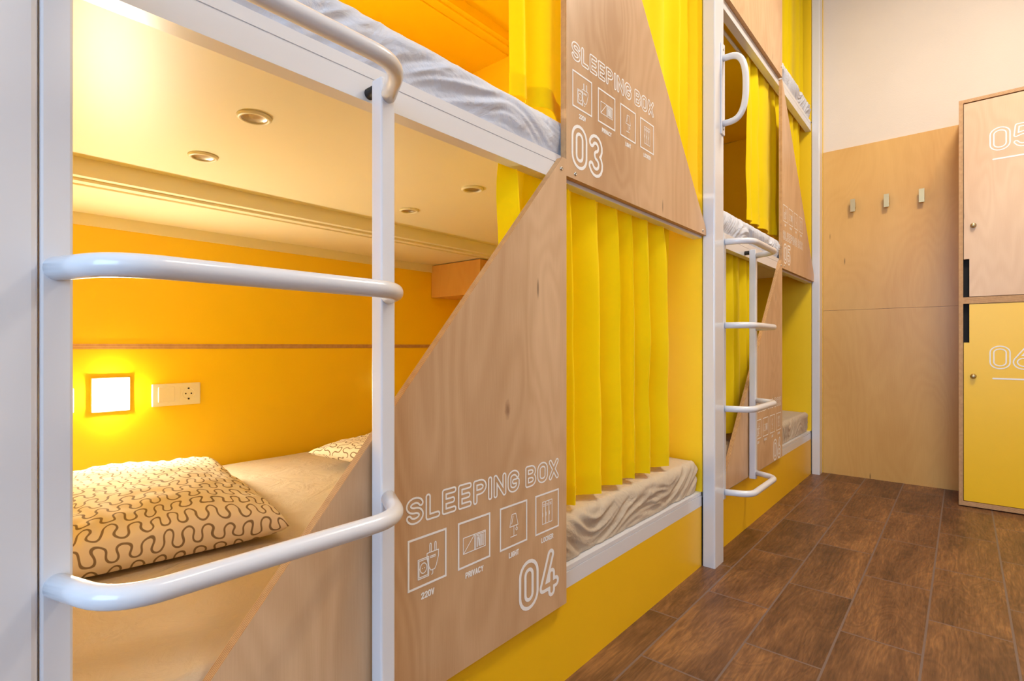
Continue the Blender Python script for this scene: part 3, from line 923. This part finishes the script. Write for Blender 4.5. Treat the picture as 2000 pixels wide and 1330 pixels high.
def pillow(cx, cy, cz, lx, ly, th, rz, rx, ry, label, seed=0.0):
    n = 72
    bm = bmesh.new()
    uvl = bm.loops.layers.uv.new('UVMap')
    grids = []
    uvs = {}
    for side in (1, -1):
        g = []
        for i in range(n + 1):
            row = []
            for j in range(n + 1):
                u, v = -1 + 2 * i / n, -1 + 2 * j / n
                if side == -1 and (i in (0, n) or j in (0, n)):
                    row.append(grids[0][i][j]); continue
                e = max(0.0, (1 - u * u)) ** .5 * max(0.0, (1 - v * v)) ** .5
                pinch_u = 1 - .055 * (1 - v * v) ** 1.0 * abs(u) ** 2
                pinch_v = 1 - .075 * (1 - u * u) ** 1.0 * abs(v) ** 2
                x = u * lx / 2 * pinch_v if False else u * lx / 2 * (1 - .05 * (1 - v * v) * u * u)
                y = v * ly / 2 * (1 - .07 * (1 - u * u) * v * v)
                q = Vector((u * 1.6 + seed, v * 1.6, side * 2))
                wr = noise.noise(q) * .012 + (abs(noise.noise(q * 2.7)) - .2) * .006
                z = side * th / 2 * (1 + .22 * u) * e ** .62 * (1.25 if side > 0 else .75) + (wr * min(1, e * 2.2) if side > 0 else wr * .2 * e)
                if side < 0: z = max(z, -th * .36)
                # puckers running in from the seam
                ed = max(abs(u), abs(v))
                if ed > .72 and side > 0:
                    s_ = (v if abs(u) > abs(v) else u)
                    z += (ed - .72) * (1 - ed) * .12 * math.sin(s_ * 34 + seed * 3)
                vert = bm.verts.new((x, y, z))
                row.append(vert)
            g.append(row)
        grids.append(g)
        UA = [[0.0] * (n + 1) for _ in range(n + 1)]; UB = [[0.0] * (n + 1) for _ in range(n + 1)]
        for j in range(n + 1):
            for i in range(1, n + 1): UA[i][j] = UA[i - 1][j] + (g[i][j].co - g[i - 1][j].co).length
            m0 = UA[n // 2][j]
            for i in range(n + 1): UA[i][j] -= m0
        for i in range(n + 1):
            for j in range(1, n + 1): UB[i][j] = UB[i][j - 1] + (g[i][j].co - g[i][j - 1].co).length
            m0 = UB[i][n // 2]
            for j in range(n + 1): UB[i][j] -= m0
        if side < 0:
            UA = [[topU[n][j] + UA[n][j] - UA[i][j] for j in range(n + 1)] for i in range(n + 1)]
        topU = UA
        for i in range(n):
            for j in range(n):
                q_ = (g[i][j], g[i + 1][j], g[i + 1][j + 1], g[i][j + 1])
                if side < 0: q_ = q_[::-1]
                try: f = bm.faces.new(q_)
                except ValueError: continue
                idx = ((i, j), (i + 1, j), (i + 1, j + 1), (i, j + 1))
                if side < 0: idx = idx[::-1]
                for lp, (a, b_) in zip(f.loops, idx):
                    lp[uvl].uv = (UB[a][b_] / .76 + 3, UA[a][b_] / .76 + 3)
    bmesh.ops.recalc_face_normals(bm, faces=list(bm.faces))
    mat = Matrix.Rotation(rz, 4, 'Z') @ Matrix.Rotation(ry, 4, 'Y') @ Matrix.Rotation(rx, 4, 'X')
    o = from_bm('pillow', bm, M_pil, smooth=True)
    o.data.transform(mat)
    o.location = (cx, cy, cz)
    return tag(o, label, 'pillow', 'squiggle patterned pillows')

pillow(-1.620, .425, .486, .76, .47, .125, math.radians(-8), 0, math.radians(2.0), 'near pillow with brown squiggle pattern below the lit lamp', 1.0)
pillow(-1.560, 1.330, .495, .74, .52, .115, math.radians(10), 0, 0, 'far pillow with squiggle pattern, mostly hidden behind the plywood front 04', 5.0)

# ------------------------------------------------------------------ curtains
def curtain(y0, y1, zt, zb, folds, amp, label, seed=0, xc=-0.862, spread=0.0, lean=0.0, hem=.055, nseg=16, flat_right=0.0):
    """a hanging sheet with soft folds; the hem is a doubled band"""
    rnd = random.Random(seed)
    ns = folds * nseg
    ph = [rnd.uniform(-.5, .5) for _ in range(folds + 2)]
    am = [rnd.uniform(.55, 1.1) for _ in range(folds + 2)]
    wd = [rnd.uniform(.45, 1.7) for _ in range(folds)]
    tot = sum(wd); edges = [0.0]
    for w_ in wd: edges.append(edges[-1] + w_ / tot)
    def pt(i, t):
        k = i / nseg
        f0 = min(int(k), folds - 1)
        s = edges[f0] + (edges[f0 + 1] - edges[f0]) * (k - f0)
        s = s * .85 + .15 * i / ns
        f = min(int(k), folds)
        fr = k - f
        sm = fr * fr * (3 - 2 * fr)
        p_ = ph[f] * (1 - sm) + ph[min(f + 1, folds + 1)] * sm
        a_ = am[f] * (1 - sm) + am[min(f + 1, folds + 1)] * sm
        w = math.sin(2 * math.pi * k + p_ * 1.6 + .5 * noise.noise(Vector((k * .7, t * 2.0, seed))))
        w = math.copysign(abs(w) ** .8, w)
        top = 1 - math.exp(-t * 9)
        A = amp * a_ * (.55 + .45 * top) * (1 + .35 * noise.noise(Vector((k * .5, t * 1.4, seed + 9))))
        x = xc + A * w + .006 * noise.noise(Vector((k * 1.3, t * 5, seed + 3)))
        gather = .008 * math.sin(2 * math.pi * k * 2 + 1) * math.exp(-t * 25)
        x += gather
        y = y0 + (y1 - y0) * s + spread * (s - .5) * t + lean * t * (1 - s) \
            + amp * .75 * math.sin(4 * math.pi * k + p_) * .35 * a_
        z = zt + (zb - zt) * t + .002 * math.sin(2 * math.pi * k + 1.2) * t
        return x, y, z
    H = zt - zb
    th = 1 - hem / H
    def sheet(ts, off=0.0):
        bm = bmesh.new()
        rows = [[bm.verts.new(Vector(pt(i, t)) + Vector((off, 0, 0))) for i in range(ns + 1)] for t in ts]
        for a, b in zip(rows, rows[1:]):
            for i in range(ns): bm.faces.new((a[i], b[i], b[i + 1], a[i + 1]))
        return bm
    t_ = thing('curtain', (xc, (y0 + y1) / 2, zb), label, 'curtain', 'yellow curtains')
    from_bm('cloth', sheet([th * k / 40 for k in range(41)]), M_curt, t_, True)
    bm = sheet([th + (1 - th) * k / 3 for k in range(4)], .0018)
    b2 = sheet([th + (1 - th) * k / 3 for k in range(4)], -.0014)
    me = bpy.data.meshes.new('tmp'); b2.to_mesh(me); b2.free(); bm.from_mesh(me); bpy.data.meshes.remove(me)
    from_bm('hem', bm, M_curt, t_, True)
    return t_

curtain(.965, 1.935, zcA1 - .028, .452, 8, .034, 'yellow curtain hanging right of the plywood front 04 down onto the beige mattress', 3, spread=.05, lean=.03)
curtain(1.00, 2.105, zcA2 - .028, 1.535, 6, .019, 'yellow curtain behind the plywood front 03, tall, on the upper near bunk', 8, spread=0, lean=.01, xc=-.866)
curtain(2.285, 3.02, zcB1 - .028, .475, 7, .015, 'yellow curtain in the lower far box behind the second ladder', 5, spread=.03)
curtain(2.885, 4.05, zcB2 - .028, 1.558, 8, .016, 'yellow curtain half drawn in the dark box 05 beside the D-shaped handle', 12, spread=-.02)
curtain(3.10, 4.13, zcB3 - .028, 2.63, 6, .013, 'yellow curtain of the topmost far bunk at the top of the picture', 15)

# ------------------------------------------------------------------ ladders
def ladder(yl, label):
    """two square stiles and four U-shaped tube rungs"""
    t = thing('bunk_ladder', (-.77, yl + .22, .25), label, 'ladder')
    bm = bmesh.new(); add_box(bm, -.790, -.7605, yl, yl + .0285, .255, 1.372); bevel_all(bm, .003, 2)
    from_bm('stile', bm, M_white, t)
    bm = bmesh.new(); add_box(bm, -.790, -.7605, yl + .4415, yl + .4705, .255, 1.365); bevel_all(bm, .003, 2)
    from_bm('stile', bm, M_white, t)
    for z in (1.335, .985, .635, .285):
        pts = fillet([(-.7605, yl + .014, z), (-.662, yl + .045, z), (-.662, yl + .405, z), (-.7605, yl + .456, z)], .05, 8)
        tube('rung', pts, .0132, M_white, t, 24)
    # black rubber buffers holding the stile off the rail
    bm = bmesh.new()
    lathe(bm, [(0, 0), (.010, 0), (.010, .022), (0, .022)], (-.812, yl + .452, 1.352), (1, 0, 0), 18)
    from_bm('rubber_buffer', bm, M_rubber, t)
    for z in (.262,):
        bm = bmesh.new()
        lathe(bm, [(0, 0), (.005, 0), (.005, .022), (0, .022)], (-.812, yl + .458, z + .01), (1, 0, 0), 12)
        from_bm('bolt', bm, M_steel, t)
ladder(.1005, 'large white tube ladder in the foreground across box 04')
ladder(2.2475, 'white tube ladder beyond the post with the D-shaped handle')

# D-shaped grab handle on the second post
t = thing('grab_handle', (-.757, 2.222, 1.77), 'white D-shaped grab handle screwed to the second post', 'handle')
bm = bmesh.new(); add_box(bm, -.7605, -.7545, 2.205, 2.243, 1.772, 2.150); bevel_all(bm, .002, 1)
from_bm('mounting_plate', bm, M_white, t)
tube('grip', [(-.7545, 2.224, 2.088)] + [(-.7545 + .089 * math.sin(math.pi * k / 30) ** .52, 2.224, 1.953 + .135 * math.copysign(abs(math.cos(math.pi * k / 30)) ** .8, math.cos(math.pi * k / 30))) for k in range(1, 30)] + [(-.7545, 2.224, 1.818)], .0125, M_white, t, 24)
for z in (2.125, 1.795): screw(t, 2.224, z, -.7545)

# ------------------------------------------------------------------ coat hooks
for x, l in ((-.575, 'leftmost of the three small metal coat hooks on the plywood wall'), (-.387, 'middle of the three small metal coat hooks on the plywood wall'), (-.203, 'rightmost of the three small metal coat hooks, nearest the lockers')):
    t = thing('coat_hook', (x, 4.278, 1.86), l, 'hook', 'metal coat hooks')
    box('wall_plate', x - .013, x + .013, 4.273, 4.2779, 1.830, 1.885, M_brass, t, .001)
    bm = bmesh.new()
    add_prism(bm, [(4.273, 1.838), (4.273, 1.846), (4.250, 1.846), (4.250, 1.900), (4.243, 1.900), (4.243, 1.815), (4.250, 1.815), (4.250, 1.838)], x - .014, x + .014, 'x', 0)
    from_bm('hook_plate', bm, M_brass, t)

# ------------------------------------------------------------------ locker unit
LY = 3.885
t = thing('locker_unit', (.2, LY + .2, 0), 'tall plywood locker unit with door 05 in birch over door 06 in yellow', 'locker')
x0, x1 = -.0205, .46
YB_ = 4.2775
def carc(name, *a, m=M_edge_cab): return box(name, *a, m, t)
carc('side_board', x0, x0 + .0185, LY, YB_, 0.006, 2.274)
carc('side_board', x1 - .0185, x1, LY, YB_, 0.006, 2.274)
carc('top_board', x0 + .0185, x1 - .0185, LY, YB_, 2.2555, 2.274, m=M_edge_z)
carc('bottom_board', x0 + .0185, x1 - .0185, LY, YB_, 0.006, 0.031, m=M_edge_z)
carc('shelf_board', x0 + .0185, x1 - .0185, LY, YB_, 1.134, 1.170, m=M_edge_z)
carc('back_board', x0 + .0185, x1 - .0185, 4.262, YB_, 0.031, 2.2555, m=M_dark)
carc('notch_shade_strip', x0 + .0185, .06, LY + .03, LY + .034, .9, 1.134, m=M_dark)  # added black strip, paints the locker's inner shade behind the door notch
carc('notch_shade_strip', x0 + .0185, .06, LY + .03, LY + .034, 1.170, 1.40, m=M_dark)
def place_l(a, b): return (a, LY + .0022, b)
def locker_door(z0, z1, notch, m, num, nz, lz, kz):
    a0, a1 = x0 + .0215, x1 - .0215
    if notch == 'low':
        pts = [(a0, z1), (a0, z0 + .210), (a0 + .0235, z0 + .210), (a0 + .0235, z0), (a1, z0), (a1, z1)]
    else:
        pts = [(a0, z0), (a0, z1 - .214), (a0 + .0235, z1 - .214), (a0 + .0235, z1), (a1, z1), (a1, z0)]
    bm = bmesh.new(); add_prism(bm, pts, LY + .003, LY + .021, 'y')
    d = from_bm('door', bm, [m, M_edge_y], t)
    bm = bmesh.new()
    outline_text(bm, num, .107, nz, .128, place_l, .0105, .0048, .0021, width=.178, gap=.22)
    sdf_faces(bm, [[(.123, lz), (.275, lz)]], 0, .0042, .002, place_l)
    from_bm('number_lettering', bm, M_text, d)
    bm = bmesh.new()
    lathe(bm, [(0, .020), (.008, .020), (.0105, .0175), (.0115, .012), (.0115, .004), (.0135, .003), (.0135, 0)], (.041, LY + .003, kz), (0, -1, 0), 24)
    from_bm('lock_knob', bm, M_brass, d, smooth=True)
locker_door(1.173, 2.2505, 'low', M_birch_b, '05', 1.958, 1.915, 1.567)
locker_door(.034, 1.131, 'high', M_door_yellow, '06', .772, .7205, .730)
